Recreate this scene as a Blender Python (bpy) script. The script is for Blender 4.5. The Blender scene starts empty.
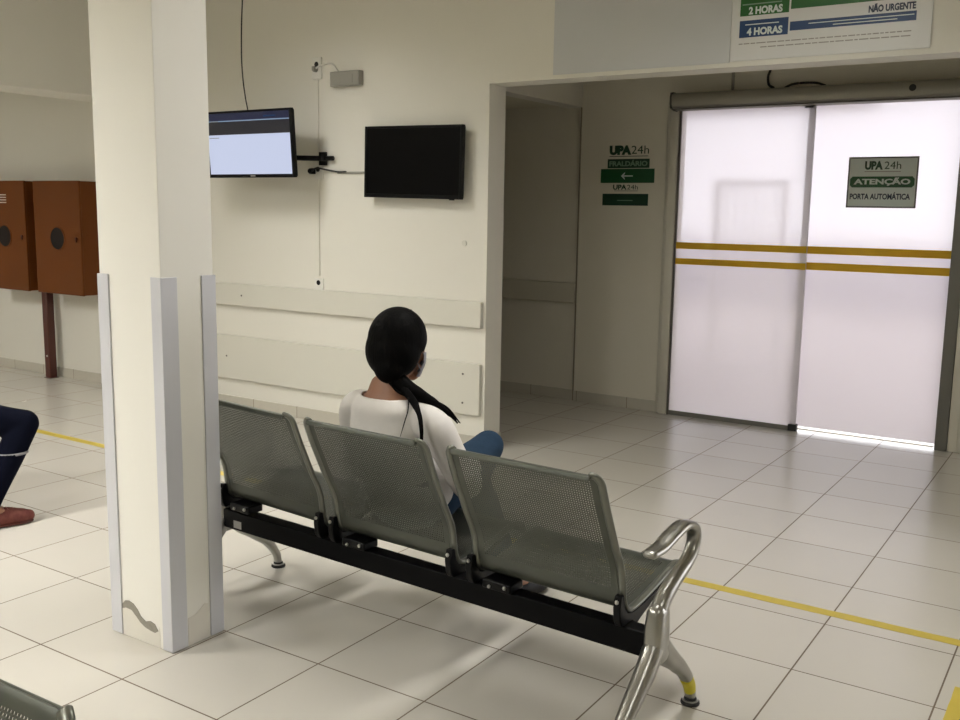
import bpy, bmesh, math, random
from mathutils import Vector, Matrix
random.seed(7)
C = bpy.context.scene.collection
SC = bpy.context.scene
PI = math.pi

# ------------------------------------------------------------------ camera
FPX = 974.3
cam_d = bpy.data.cameras.new('camera'); cam = bpy.data.objects.new('camera', cam_d); C.objects.link(cam)
SC.camera = cam
cam_d.sensor_width = 36.0; cam_d.lens = FPX / 960 * 36.0
yaw, pit, rol = -0.578048813, -0.153071742, 0.016033046
fwd = Vector((math.cos(pit)*math.sin(yaw), math.cos(pit)*math.cos(yaw), math.sin(pit)))
rt = Vector((math.cos(yaw), -math.sin(yaw), 0)); up = rt.cross(fwd)
r2 = math.cos(rol)*rt + math.sin(rol)*up; u2 = -math.sin(rol)*rt + math.cos(rol)*up
cam.matrix_world = Matrix(((r2.x, u2.x, -fwd.x, .81026), (r2.y, u2.y, -fwd.y, -3.22935), (r2.z, u2.z, -fwd.z, 1.54254), (0, 0, 0, 1)))

# ------------------------------------------------------------------ world (daylight outside the glass door) and exposure
w = bpy.data.worlds.new('daylight'); SC.world = w; w.use_nodes = True
bgn = w.node_tree.nodes['Background']
bgn.inputs[0].default_value = (.98, .965, 1.0, 1); bgn.inputs[1].default_value = 4.3
SC.view_settings.view_transform = 'Standard'; SC.view_settings.look = 'None'
SC.view_settings.exposure = 0.1; SC.view_settings.gamma = 1.0
SC.view_settings.use_curve_mapping = False
SC.cycles.max_bounces = 8; SC.cycles.diffuse_bounces = 4; SC.cycles.glossy_bounces = 4
SC.cycles.transmission_bounces = 8; SC.cycles.caustics_reflective = False; SC.cycles.caustics_refractive = False
SC.cycles.use_denoising = True; SC.cycles.sample_clamp_indirect = 6

CEIL = 3.15
# ceiling panel lights: x, y, length along x, length along y, strength
LIGHTS = [(-3.9, -3.0, .35, 1.2, 98.0), (-2.4, -4.4, .35, 1.2, 84.0), (-7.5, -1.8, .35, 1.2, 80.0), (-3.7, -.15, .35, 1.2, 40.0),
          (1.3, -2.4, .35, 1.2, 15.0), (-.6, -.2, .35, 1.2, 31.0)]
LIGHT_COL = (1.0, .98, .94)

# ------------------------------------------------------------------ materials
def mat(name, col, rough=.5, metal=0, noise=0, nscale=5, bump=0, bscale=60, spec=None, emit=None, trans=0, col2=None, coat=0):
    m = bpy.data.materials.new(name); m.use_nodes = True
    nt = m.node_tree; b = nt.nodes['Principled BSDF']
    b.inputs['Base Color'].default_value = (*col, 1); b.inputs['Roughness'].default_value = rough
    b.inputs['Metallic'].default_value = metal
    if spec is not None: b.inputs['Specular IOR Level'].default_value = spec
    if coat: b.inputs['Coat Weight'].default_value = coat
    if emit: b.inputs['Emission Color'].default_value = (*emit[0], 1); b.inputs['Emission Strength'].default_value = emit[1]
    tc = nt.nodes.new('ShaderNodeTexCoord')
    if noise or col2:
        n = nt.nodes.new('ShaderNodeTexNoise'); n.inputs['Scale'].default_value = nscale; n.inputs['Detail'].default_value = 5
        nt.links.new(tc.outputs['Object'], n.inputs['Vector'])
        mx = nt.nodes.new('ShaderNodeMixRGB')
        c2 = col2 or tuple(c*(1-noise) for c in col); c1 = col if col2 else tuple(min(1, c*(1+noise)) for c in col)
        mx.inputs[1].default_value = (*c1, 1); mx.inputs[2].default_value = (*c2, 1)
        nt.links.new(n.outputs['Fac'], mx.inputs[0]); nt.links.new(mx.outputs[0], b.inputs['Base Color'])
    if bump:
        n2 = nt.nodes.new('ShaderNodeTexNoise'); n2.inputs['Scale'].default_value = bscale; n2.inputs['Detail'].default_value = 3
        nt.links.new(tc.outputs['Object'], n2.inputs['Vector'])
        bp = nt.nodes.new('ShaderNodeBump'); bp.inputs['Strength'].default_value = bump; bp.inputs['Distance'].default_value = .01
        nt.links.new(n2.outputs['Fac'], bp.inputs['Height']); nt.links.new(bp.outputs[0], b.inputs['Normal'])
    return m

def mnode(nt, op, a, b=None, c=None):
    n = nt.nodes.new('ShaderNodeMath'); n.operation = op
    for i, v in enumerate((a, b, c)):
        if v is None: continue
        if isinstance(v, (int, float)): n.inputs[i].default_value = v
        else: nt.links.new(v, n.inputs[i])
    return n.outputs[0]

def tile_material(name, col, grout, size, gw, ox=0, oy=0, rough=.2, vert=False):
    m = bpy.data.materials.new(name); m.use_nodes = True; nt = m.node_tree; b = nt.nodes['Principled BSDF']
    g = nt.nodes.new('ShaderNodeNewGeometry'); s = nt.nodes.new('ShaderNodeSeparateXYZ'); nt.links.new(g.outputs['Position'], s.inputs[0])
    def edge(o, off):
        v = mnode(nt, 'ADD', o, off); v = mnode(nt, 'DIVIDE', v, size); f = mnode(nt, 'FRACT', v)
        f = mnode(nt, 'SUBTRACT', f, .5); f = mnode(nt, 'ABSOLUTE', f)
        return mnode(nt, 'GREATER_THAN', f, .5 - gw/size/2), mnode(nt, 'FLOOR', v)
    ex, ix = edge(s.outputs['X'], ox)
    ey, iy = edge(s.outputs['Y'], oy)
    e = mnode(nt, 'MAXIMUM', ex, ey) if not vert else mnode(nt, 'MAXIMUM', ex, 0.0)
    cb = nt.nodes.new('ShaderNodeCombineXYZ'); nt.links.new(ix, cb.inputs[0]); nt.links.new(iy, cb.inputs[1])
    wn = nt.nodes.new('ShaderNodeTexWhiteNoise'); nt.links.new(cb.outputs[0], wn.inputs['Vector'])
    ns = nt.nodes.new('ShaderNodeTexNoise'); ns.inputs['Scale'].default_value = 2.2; ns.inputs['Detail'].default_value = 6
    nt.links.new(g.outputs['Position'], ns.inputs['Vector'])
    k = mnode(nt, 'MULTIPLY', wn.outputs['Value'], .45); k = mnode(nt, 'ADD', k, mnode(nt, 'MULTIPLY', ns.outputs['Fac'], .55))
    mx = nt.nodes.new('ShaderNodeMixRGB'); nt.links.new(k, mx.inputs[0])
    mx.inputs[1].default_value = (*[c*1.06 for c in col], 1); mx.inputs[2].default_value = (*[c*.92 for c in col], 1)
    # grout wear
    ng = nt.nodes.new('ShaderNodeTexNoise'); ng.inputs['Scale'].default_value = 3; nt.links.new(g.outputs['Position'], ng.inputs['Vector'])
    gm = nt.nodes.new('ShaderNodeMixRGB'); nt.links.new(ng.outputs['Fac'], gm.inputs[0])
    gm.inputs[1].default_value = (*[c*.7 for c in grout], 1); gm.inputs[2].default_value = (*[min(1, c*1.7) for c in grout], 1)
    m2 = nt.nodes.new('ShaderNodeMixRGB'); nt.links.new(e, m2.inputs[0]); nt.links.new(mx.outputs[0], m2.inputs[1]); nt.links.new(gm.outputs[0], m2.inputs[2])
    nt.links.new(m2.outputs[0], b.inputs['Base Color'])
    r = mnode(nt, 'ADD', mnode(nt, 'MULTIPLY', e, .5), mnode(nt, 'ADD', mnode(nt, 'MULTIPLY', ns.outputs['Fac'], .10), rough))
    nt.links.new(r, b.inputs['Roughness'])
    bp = nt.nodes.new('ShaderNodeBump'); bp.inputs['Strength'].default_value = .4; bp.inputs['Distance'].default_value = .002; bp.invert = True
    nt.links.new(e, bp.inputs['Height']); nt.links.new(bp.outputs[0], b.inputs['Normal'])
    return m

M = {}
M['floor'] = tile_material('ceramic_tile', (.59, .562, .502), (.11, .08, .055), .45, .0055, rough=.20)
M['skirt'] = tile_material('skirting_tile', (.52, .49, .42), (.25, .21, .16), .45, .006, ox=.12, rough=.35, vert=True)
M['wall'] = mat('cream_wall_paint', (.72, .70, .63), .55, noise=.02, nscale=1.5, bump=.05, bscale=25)
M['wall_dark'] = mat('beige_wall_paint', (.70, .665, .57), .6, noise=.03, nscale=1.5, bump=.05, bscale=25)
M['ceil'] = mat('ceiling_paint', (.62, .59, .48), .8, noise=.02, nscale=2)
M['rail'] = mat('cream_board', (.63, .615, .545), .45, noise=.02, nscale=3)
M['column'] = mat('column_paint', (.80, .785, .725), .5, noise=.02, nscale=3)
M['board_shaded'] = mat('shaded_beige_board', (.56, .53, .44), .5, noise=.02, nscale=3)  # passage board darkened in its colour, in place of shading along it
M['recess_shade'] = mat('brown_recess_shade', (.26, .235, .185), .7, noise=.1)  # dark colour standing in for the shadow in the corner reveal
M['guard'] = mat('lavender_grey_guard', (.58, .585, .62), .4, noise=.02, nscale=4)
M['scrape'] = mat('scraped_plaster', (.27, .25, .21), .9, noise=.25, nscale=60)
M['patch'] = mat('repainted_patch', (.70, .67, .60), .6, noise=.03, nscale=20)
M['black'] = mat('black_paint', (.0015, .0015, .002), .5, spec=.1, noise=.2, nscale=10)
M['plastic'] = mat('black_plastic', (.002, .002, .0025), .4, spec=.18, noise=.2, nscale=20)
M['screen_off'] = mat('dark_screen', (.0015, .0014, .0015), .3, spec=.12)
M['seat'] = mat('grey_green_metal', (.084, .090, .074), .38, metal=.5, noise=.06, nscale=4, bump=.03, bscale=30)
M['trim'] = mat('pale_metal_trim', (.17, .175, .15), .34, metal=.6, noise=.05, nscale=6)
M['chrome'] = mat('polished_aluminium', (.34, .335, .31), .30, metal=1, noise=.08, nscale=8, bump=.05, bscale=20)
M['bolt'] = mat('zinc_bolt', (.6, .6, .58), .3, metal=1, noise=.05)
M['rubber'] = mat('black_rubber', (.012, .012, .012), .6, noise=.2, nscale=30)
M['ytape'] = mat('yellow_tape', (.58, .45, .07), .5, noise=.10, nscale=14)
M['ytape2'] = mat('yellow_tape_wrap', (.60, .52, .03), .5, noise=.12, nscale=40)
M['cab'] = mat('orange_brown_enamel', (.135, .038, .005), .5, spec=.2, noise=.06, nscale=3, bump=.03, bscale=20)
M['cabside'] = M['cab']
M['post'] = mat('oxide_red_enamel', (.07, .014, .008), .45, noise=.1, nscale=6)
M['darkglass'] = mat('dark_glass', (.012, .009, .009), .4, spec=.15)
M['white'] = mat('white_plastic', (.72, .71, .66), .4, noise=.02, nscale=10)
M['greybox'] = mat('grey_plastic', (.30, .29, .255), .45, noise=.03, nscale=10)
M['frame'] = mat('grey_aluminium', (.16, .155, .135), .4, metal=.4, noise=.04, nscale=5)
M['frame_l'] = mat('pale_aluminium', (.60, .575, .50), .42, metal=.4, noise=.04, nscale=5)
M['header'] = mat('aluminium_header', (.27, .255, .215), .42, metal=.35, noise=.04, nscale=3)
M['cable'] = mat('black_cable', (.01, .01, .01), .5, noise=.1)
M['wcable'] = mat('grey_cable', (.35, .33, .28), .5, noise=.1)
M['panel'] = mat('pale_grey_panel', (.56, .57, .575), .35, noise=.01, nscale=2)
M['poster'] = mat('poster_white', (.66, .66, .645), .35, noise=.01, nscale=2)
M['green'] = mat('print_green', (.003, .075, .02), .4, noise=.05, nscale=10)
M['green2'] = mat('print_leaf_green', (.008, .105, .012), .4, noise=.05, nscale=10)
M['dgreen'] = mat('print_dark_green', (.006, .045, .02), .4, noise=.05, nscale=10)
M['blue'] = mat('print_blue', (.004, .038, .13), .4, noise=.05, nscale=10)
M['navy'] = mat('print_navy', (.01, .02, .05), .4, noise=.05)
M['grey'] = mat('print_grey', (.30, .29, .27), .5, noise=.05)
M['lgreen'] = mat('print_pale_green', (.20, .32, .22), .5, noise=.03)
M['signwhite'] = mat('sign_white', (.64, .71, .69), .4, noise=.02)
M['stripe'] = mat('mustard_stripe', (.90, .66, .04), .45, noise=.04, nscale=8)
M['dkline'] = mat('rubber_seal', (.10, .09, .075), .6, noise=.1)
M['skin'] = mat('skin', (.30, .145, .085), .5, noise=.06, nscale=12, bump=.03, bscale=90)
M['skin2'] = mat('skin_tan', (.35, .18, .11), .5, noise=.06, nscale=12, bump=.03, bscale=90)
M['shirt'] = mat('white_cotton', (.74, .71, .68), .85, noise=.02, nscale=8, bump=.25, bscale=14)
M['jeans'] = mat('blue_denim', (.026, .050, .088), .9, spec=.1, noise=.15, nscale=30, bump=.2, bscale=120)
M['navycloth'] = mat('dark_navy_cloth', (.0022, .003, .009), .9, spec=.08, noise=.2, nscale=20, bump=.25, bscale=14)
M['band'] = mat('pale_trouser_band', (.27, .26, .27), .6, noise=.05)
M['redshoe'] = mat('dark_red_shoe', (.085, .014, .012), .7, spec=.2, col2=(.20, .075, .06), nscale=38, bump=.3, bscale=60)
M['lace'] = mat('pink_grey_lace', (.33, .16, .14), .7, noise=.1)
M['mask'] = mat('pale_mask', (.30, .30, .34), .8, noise=.02)
M['eye'] = mat('eye_white', (.8, .8, .78), .2, noise=.02); M['iris'] = mat('dark_iris', (.02, .01, .008), .2, noise=.1)
M['lip'] = mat('lip', (.4, .13, .1), .5, noise=.05)
M['conc'] = mat('outdoor_concrete', (.40, .355, .345), .8, noise=.08, nscale=1)
M['outblocker'] = mat('outdoor_pale_blocker', (.72, .70, .74), .8, noise=.04, nscale=1)  # colour of the added slab that blocks sky light outside
M['outgate'] = mat('outdoor_gate_paint', (.58, .56, .58), .5, noise=.05)
M['outcar'] = mat('outdoor_grey_lavender', (.33, .31, .38), .6, noise=.05)

def hair_material(name, col):
    m = mat(name, col, .6, spec=.06); nt = m.node_tree; b = nt.nodes['Principled BSDF']
    tc = nt.nodes['Texture Coordinate']; mp = nt.nodes.new('ShaderNodeMapping'); mp.inputs['Scale'].default_value = (120, 120, 6)
    nt.links.new(tc.outputs['Object'], mp.inputs[0]); n = nt.nodes.new('ShaderNodeTexNoise'); n.inputs['Scale'].default_value = 1.5
    nt.links.new(mp.outputs[0], n.inputs['Vector']); bp = nt.nodes.new('ShaderNodeBump'); bp.inputs['Strength'].default_value = .5; bp.inputs['Distance'].default_value = .004
    nt.links.new(n.outputs['Fac'], bp.inputs['Height']); nt.links.new(bp.outputs[0], b.inputs['Normal']); return m
M['hair'] = hair_material('black_hair', (.002, .0018, .0018))

def glass_material():
    m = bpy.data.materials.new('frosted_glass'); m.use_nodes = True; nt = m.node_tree
    out = nt.nodes['Material Output']; b = nt.nodes['Principled BSDF']
    b.inputs['Base Color'].default_value = (.97, .95, 1, 1); b.inputs['Transmission Weight'].default_value = 1
    b.inputs['Roughness'].default_value = .30; b.inputs['IOR'].default_value = 1.12
    t = nt.nodes.new('ShaderNodeBsdfTranslucent'); t.inputs[0].default_value = (.98, .945, .96, 1)
    mx = nt.nodes.new('ShaderNodeMixShader'); mx.inputs[0].default_value = .40
    nt.links.new(b.outputs[0], mx.inputs[1]); nt.links.new(t.outputs[0], mx.inputs[2])
    g = nt.nodes.new('ShaderNodeBsdfGlossy'); g.inputs['Roughness'].default_value = .12
    m2 = nt.nodes.new('ShaderNodeMixShader'); m2.inputs[0].default_value = .04
    df = nt.nodes.new('ShaderNodeBsdfDiffuse'); df.inputs[0].default_value = (.80, .76, .74, 1)
    m3 = nt.nodes.new('ShaderNodeMixShader'); m3.inputs[0].default_value = .38
    nt.links.new(mx.outputs[0], m3.inputs[1]); nt.links.new(df.outputs[0], m3.inputs[2])
    nt.links.new(m3.outputs[0], m2.inputs[1]); nt.links.new(g.outputs[0], m2.inputs[2]); nt.links.new(m2.outputs[0], out.inputs[0])
    return m
M['glass'] = glass_material()
_nt = M['stripe'].node_tree; _t = _nt.nodes.new('ShaderNodeBsdfTranslucent'); _t.inputs[0].default_value = (.95, .66, .05, 1)
_m = _nt.nodes.new('ShaderNodeMixShader'); _m.inputs[0].default_value = .5
_nt.links.new(_nt.nodes['Principled BSDF'].outputs[0], _m.inputs[1]); _nt.links.new(_t.outputs[0], _m.inputs[2]); _nt.links.new(_m.outputs[0], _nt.nodes['Material Output'].inputs[0])

def screen_material():
    m = bpy.data.materials.new('lit_screen'); m.use_nodes = True; nt = m.node_tree; b = nt.nodes['Principled BSDF']
    b.inputs['Base Color'].default_value = (.01, .01, .012, 1); b.inputs['Roughness'].default_value = .2
    tc = nt.nodes.new('ShaderNodeTexCoord'); s = nt.nodes.new('ShaderNodeSeparateXYZ'); nt.links.new(tc.outputs['Object'], s.inputs[0])
    r = nt.nodes.new('ShaderNodeValToRGB'); r.color_ramp.interpolation = 'CONSTANT'
    v = mnode(nt, 'ADD', mnode(nt, 'DIVIDE', s.outputs['Z'], .415), .5); nt.links.new(v, r.inputs[0])
    e = r.color_ramp.elements
    e[0].position = 0; e[0].color = (.60, .66, .86, 1); e[1].position = .66; e[1].color = (.012, .012, .018, 1)
    for p, c in ((.875, (.25, .35, .5, 1)), (.89, (.008, .012, .045, 1))):
        q = e.new(p); q.color = c
    nt.links.new(r.outputs[0], b.inputs['Emission Color']); b.inputs['Emission Strength'].default_value = .85
    return m
M['screen_on'] = screen_material()
def lamp_material():
    m = {}
    return m

# ------------------------------------------------------------------ mesh helpers
class MB:
    def __init__(s): s.v = []; s.f = []
    def add(s, vs, fs):
        o = len(s.v); s.v += [tuple(v) for v in vs]; s.f += [tuple(i+o for i in f) for f in fs]; return s
    def box(s, x0, x1, y0, y1, z0, z1):
        return s.add([(x0,y0,z0),(x1,y0,z0),(x1,y1,z0),(x0,y1,z0),(x0,y0,z1),(x1,y0,z1),(x1,y1,z1),(x0,y1,z1)],
                     [(3,2,1,0),(4,5,6,7),(0,1,5,4),(1,2,6,5),(2,3,7,6),(3,0,4,7)])
    def cyl(s, c, axis, r, h, n=20, r2=None):
        """closed cylinder centred at c, along axis 'x','y' or 'z'"""
        r2 = r if r2 is None else r2; vs = []
        for k, (rr, t) in enumerate(((r, -h/2), (r2, h/2))):
            for i in range(n):
                a = 2*PI*i/n; p, q = rr*math.cos(a), rr*math.sin(a)
                vs.append({'x': (c[0]+t, c[1]+p, c[2]+q), 'y': (c[0]+q, c[1]+t, c[2]+p), 'z': (c[0]+p, c[1]+q, c[2]+t)}[axis])
        fs = [(i, (i+1) % n, n+(i+1) % n, n+i) for i in range(n)] + [tuple(range(n-1, -1, -1)), tuple(range(n, 2*n))]
        return s.add(vs, fs)
    def sweep(s, pts, rad, n=14, side=(1, 0, 0), sub=6, cap=True, sq=1.0):
        """tube through pts (Catmull-Rom); rad = [(half width along side, half thickness)]; sq<1 squares the section"""
        P = [Vector(p) for p in pts]; R = [(r, r) if isinstance(r, (int, float)) else r for r in rad]
        if len(R) == 1: R = R*len(P)
        L = []; RR = []
        def cr(a, b, c, d, t): return .5*((2*b)+(c-a)*t+(2*a-5*b+4*c-d)*t*t+(3*b-a-3*c+d)*t**3)
        for i in range(len(P)-1):
            a = P[max(i-1, 0)] if i else P[0]*2-P[1]; d = P[i+2] if i+2 < len(P) else P[-1]*2-P[-2]
            for k in range(sub):
                t = k/sub; L.append(cr(a, P[i], P[i+1], d, t)); tt = t*t*(3-2*t)
                RR.append(tuple(R[i][j]*(1-tt)+R[i+1][j]*tt for j in (0, 1)))
        L.append(P[-1]); RR.append(R[-1])
        if cap:   # rounded ends
            t0 = (L[0]-L[1]).normalized(); t1 = (L[-1]-L[-2]).normalized()
            m0 = min(RR[0]); m1 = min(RR[-1]); pre = []; pr = []; po = []; qr = []
            for a in (80, 55, 30):
                ca, sa = math.cos(math.radians(a)), math.sin(math.radians(a))
                pre.append(L[0]+t0*m0*sa); pr.append((RR[0][0]*ca, RR[0][1]*ca))
                po.insert(0, L[-1]+t1*m1*sa); qr.insert(0, (RR[-1][0]*ca, RR[-1][1]*ca))
            L = pre+L+po; RR = pr+RR+qr
        sd = Vector(side).normalized(); vs = []
        for i, p in enumerate(L):
            t = (L[min(i+1, len(L)-1)]-L[max(i-1, 0)])
            t = t.normalized() if t.length > 1e-9 else Vector((0, 0, 1))
            sdv = sd-t*sd.dot(t)
            if sdv.length < .05: sdv = t.orthogonal()
            sdv.normalize(); w_ = t.cross(sdv)
            for k in range(n):
                a = 2*PI*k/n; ca, sa = math.cos(a), math.sin(a)
                if sq != 1: ca = math.copysign(abs(ca)**sq, ca); sa = math.copysign(abs(sa)**sq, sa)
                vs.append(p+sdv*RR[i][0]*ca+w_*RR[i][1]*sa)
        N = len(L)
        fs = [(i*n+k, i*n+(k+1) % n, (i+1)*n+(k+1) % n, (i+1)*n+k) for i in range(N-1) for k in range(n)]
        fs += [tuple(range(n-1, -1, -1)), tuple((N-1)*n+k for k in range(n))]
        return s.add(vs, fs)
    def ell(s, c, r, nu=20, nv=12, fn=None):
        vs = [(0, 0, -1)]; 
        for j in range(1, nv):
            th = -PI/2+PI*j/nv
            for i in range(nu):
                a = 2*PI*i/nu; vs.append((math.cos(th)*math.cos(a), math.cos(th)*math.sin(a), math.sin(th)))
        vs.append((0, 0, 1)); fs = []
        for i in range(nu): fs.append((0, 1+(i+1) % nu, 1+i))
        for j in range(nv-2):
            for i in range(nu): fs.append((1+j*nu+i, 1+j*nu+(i+1) % nu, 1+(j+1)*nu+(i+1) % nu, 1+(j+1)*nu+i))
        t = len(vs)-1; b = 1+(nv-2)*nu
        for i in range(nu): fs.append((b+i, b+(i+1) % nu, t))
        if fn: vs = [fn(v) for v in vs]
        return s.add([(c[0]+v[0]*r[0], c[1]+v[1]*r[1], c[2]+v[2]*r[2]) for v in vs], fs)
    def prism(s, poly, axis, a0, a1):
        """poly of 2-D points extruded along axis from a0 to a1"""
        n = len(poly)
        def P(p, t): return {'x': (t, p[0], p[1]), 'y': (p[0], t, p[1]), 'z': (p[0], p[1], t)}[axis]
        vs = [P(p, a0) for p in poly]+[P(p, a1) for p in poly]
        fs = [(i, (i+1) % n, n+(i+1) % n, n+i) for i in range(n)]+[tuple(range(n-1, -1, -1)), tuple(range(n, 2*n))]
        return s.add(vs, fs)

def obj(name, mb, material, parent=None, bevel=0, smooth=False, fix=True, loc=None):
    me = bpy.data.meshes.new(name)
    if isinstance(mb, MB):
        vs = mb.v
        if loc: vs = [(v[0]-loc[0], v[1]-loc[1], v[2]-loc[2]) for v in vs]
        me.from_pydata(vs, [], mb.f)
        if fix:
            bm = bmesh.new(); bm.from_mesh(me); bmesh.ops.recalc_face_normals(bm, faces=bm.faces); bm.to_mesh(me); bm.free()
    else: me = mb
    if not me.materials: me.materials.append(material)
    o = bpy.data.objects.new(name, me); C.objects.link(o)
    if parent: o.parent = parent
    if loc: o.location = loc
    if bevel:
        md = o.modifiers.new('bevel', 'BEVEL'); md.width = bevel; md.segments = 2; md.limit_method = 'ANGLE'; md.angle_limit = math.radians(40)
    if smooth:
        for p in me.polygons: p.use_smooth = True
    elif bevel:
        for p in me.polygons: p.use_smooth = True
        try: me.set_sharp_from_angle(angle=math.radians(35))
        except Exception: pass
    return o

def tag(o, label=None, cat=None, group=None, kind=None):
    if label: o['label'] = label
    if cat: o['category'] = cat
    if group: o['group'] = group
    if kind: o['kind'] = kind
    return o

def thing(name, label, cat, loc=(0, 0, 0), rz=0, group=None):
    o = bpy.data.objects.new(name, None); C.objects.link(o); o.location = loc; o.rotation_euler = (0, 0, rz); o.empty_display_size = .1
    return tag(o, label, cat, group)

def struct(name, mb, m, label=None, bevel=0, parent=None):
    o = obj(name, mb, m, parent, bevel)
    if not parent: o['kind'] = 'structure'
    if label: o['label'] = label
    return o

def bake(o):
    dg = bpy.context.evaluated_depsgraph_get(); dg.update()
    me = bpy.data.meshes.new_from_object(o.evaluated_get(dg)); o.modifiers.clear(); old = o.data; o.data = me
    return o

def copy_tree(o, parent=None):
    c = o.copy(); C.objects.link(c); c.parent = parent
    for ch in o.children: copy_tree(ch, c)
    return c

def text_mb(body, h, x0, z0, y, width=None, bold=0, align='LEFT', th=.0008):
    """text standing in the xz plane and facing -y; h = letter height; width squeezes it to that width"""
    cu = bpy.data.curves.new('t', 'FONT'); cu.body = body; cu.size = 1; cu.offset = bold; cu.extrude = 0; cu.resolution_u = 3
    o = bpy.data.objects.new('t', cu); C.objects.link(o)
    dg = bpy.context.evaluated_depsgraph_get(); dg.update()
    me = bpy.data.meshes.new_from_object(o.evaluated_get(dg)); vs = [v.co.copy() for v in me.vertices]; fs = [tuple(p.vertices) for p in me.polygons]
    bpy.data.objects.remove(o); bpy.data.meshes.remove(me)
    xs = [v.x for v in vs]; ax, bx = min(xs), max(xs)
    sz = h/.70; sx = (width/(bx-ax)) if width else sz
    m = MB(); off = 0 if align == 'LEFT' else -(bx-ax)*sx/2
    m.add([(x0+off+(v.x-ax)*sx, y, z0+v.y*sz) for v in vs], fs)
    # give the letters thickness
    n = len(vs); m.add([(a, b-th, c) for a, b, c in m.v[:n]], [tuple(reversed(f)) for f in fs])
    m2 = MB(); m2.v = m.v; m2.f = m.f
    return m2

# ================================================================== SETTING
XL, XR, YF = -9.6, 3.2, -6.2
YW, YW2, YD = 1.95, 2.14, 3.80          # main wall face, its back, door wall
b = MB().box(XL-.15, XR+.15, YF-.15, 4.0, -.1, 0); struct('floor', b, M['floor'], 'pale beige ceramic tile floor with dark grout lines')
struct('ceiling', MB().box(XL-.15, XR+.15, YF-.15, YW2, CEIL, CEIL+.1), M['ceil'])
struct('wall_back', MB().box(XL, -2.53, YW, YW2, 0, CEIL), M['wall'], 'cream painted wall behind the two televisions')
struct('wall_lintel', MB().box(-2.53, XR, YW, YW2, 2.308, CEIL), M['wall'], 'cream beam spanning the opening to the entrance vestibule')
struct('wall_left', MB().box(XL-.15, XL, YF, YW2, 0, CEIL), M['wall'])
struct('wall_front', MB().box(XL, XR, YF-.15, YF, 0, CEIL), M['wall'])
struct('wall_right', MB().box(XR, XR+.15, YF, YW, 0, CEIL), M['wall'])
# vestibule
VC = 2.72
struct('ceiling_vestibule', MB().box(-5.3, XR+.15, YW2, 4.0, VC, VC+.1), M['ceil'])
b = MB().box(-2.85, -2.10, YD, 3.98, 0, VC).box(-2.10, .02, YD, 3.98, 2.36, VC).box(.02, XR, YD, 3.98, 0, VC)
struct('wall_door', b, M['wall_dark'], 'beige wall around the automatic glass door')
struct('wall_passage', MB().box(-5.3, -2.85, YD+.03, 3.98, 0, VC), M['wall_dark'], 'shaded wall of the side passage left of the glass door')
struct('wall_passage_lintel', MB().box(-2.99, -2.85, YW2, YD+.03, 2.352, VC), M['wall'])
struct('ceiling_passage_occluder', MB().box(-5.3, -2.99, YW2, YD+.03, 2.37, 2.47), M['ceil'])  # low slab added to cut bounce light and darken the passage
struct('recess_shade_strip', MB().box(-2.866, -2.8505, YD+.004, YD+.0295, 0, 2.352), M['recess_shade'])  # dark strip painting the shadow of the narrow reveal beside the passage
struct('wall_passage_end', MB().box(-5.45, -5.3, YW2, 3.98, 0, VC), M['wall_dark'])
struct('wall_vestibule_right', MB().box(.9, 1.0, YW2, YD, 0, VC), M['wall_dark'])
# ceiling beam left of the column
struct('trim_1', MB().box(-5.95, -5.55, YF, YW, 2.315, CEIL), M['wall'], 'ceiling beam running from the back wall towards the viewer', .004)
# skirting
struct('baseboard_back', MB().box(XL, -2.53, YW-.010, YW, 0, .085), M['skirt'], bevel=.002)
struct('baseboard_pier', MB().box(-2.53, -2.52, YW-.010, YW2, 0, .085), M['skirt'])
struct('baseboard_door', MB().box(-2.85, -2.125, YD-.010, YD, 0, .085).box(.06, .9, YD-.010, YD, 0, .085), M['skirt'], bevel=.002)
struct('baseboard_passage', MB().box(-5.3, -2.85, YD+.02, YD+.03, 0, .085), M['skirt'])

# column
cx0, cx1, cy0, cy1 = -2.134, -1.814, -1.13, -.908
struct('wall_column', MB().box(cx0, cx1, cy0, cy1, 0, CEIL), M['column'], 'square white painted pillar with grey corner guards', .003)
# chipped paint low on the two faces
def blob(pts, axis, pos, name, m, th=.0015):
    p = MB()
    if axis == 'y': p.prism(pts, 'y', pos-th, pos+.001)
    else: p.prism(pts, 'x', pos-.001, pos+th)
    return obj(name, p, m)
DZ = .038
chip = [(-2.088, .150), (-2.065, .172), (-2.045, .176), (-2.02, .170), (-1.998, .154), (-1.98, .132), (-1.955, .120), (-1.93, .128), (-1.905, .122), (-1.888, .100), (-1.905, .090), (-1.93, .092), (-1.96, .098), (-1.985, .110), (-2.005, .126), (-2.03, .144), (-2.06, .146), (-2.085, .138)]
chip = [(x, z-DZ) for x, z in chip]
patch = [(-2.093, 0)]+[(x, z-.006) for x, z in chip[:10]]+[(-1.885, 0)]
patch = [(-2.093, .002)]+patch[1:-1]+[(-1.880, .08), (-1.880, .002)]
o = blob(patch, 'y', cy0, 'repair_patch', M['patch']); tag(o, 'beige repaired patch low on the front of the white pillar', 'wall patch')
o2 = blob(chip, 'y', cy0-.0012, 'paint_chip', M['scrape'], .001); o2.parent = o; 
o = blob([(-1.062, .002), (-1.062, .105), (-1.03, .108), (-1.01, .118), (-.985, .135), (-.970, .130), (-.970, .002)], 'x', cx1, 'repair_patch', M['patch']); tag(o, 'beige repaired patch low on the right side of the white pillar', 'wall patch')
GH = 1.305
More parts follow.
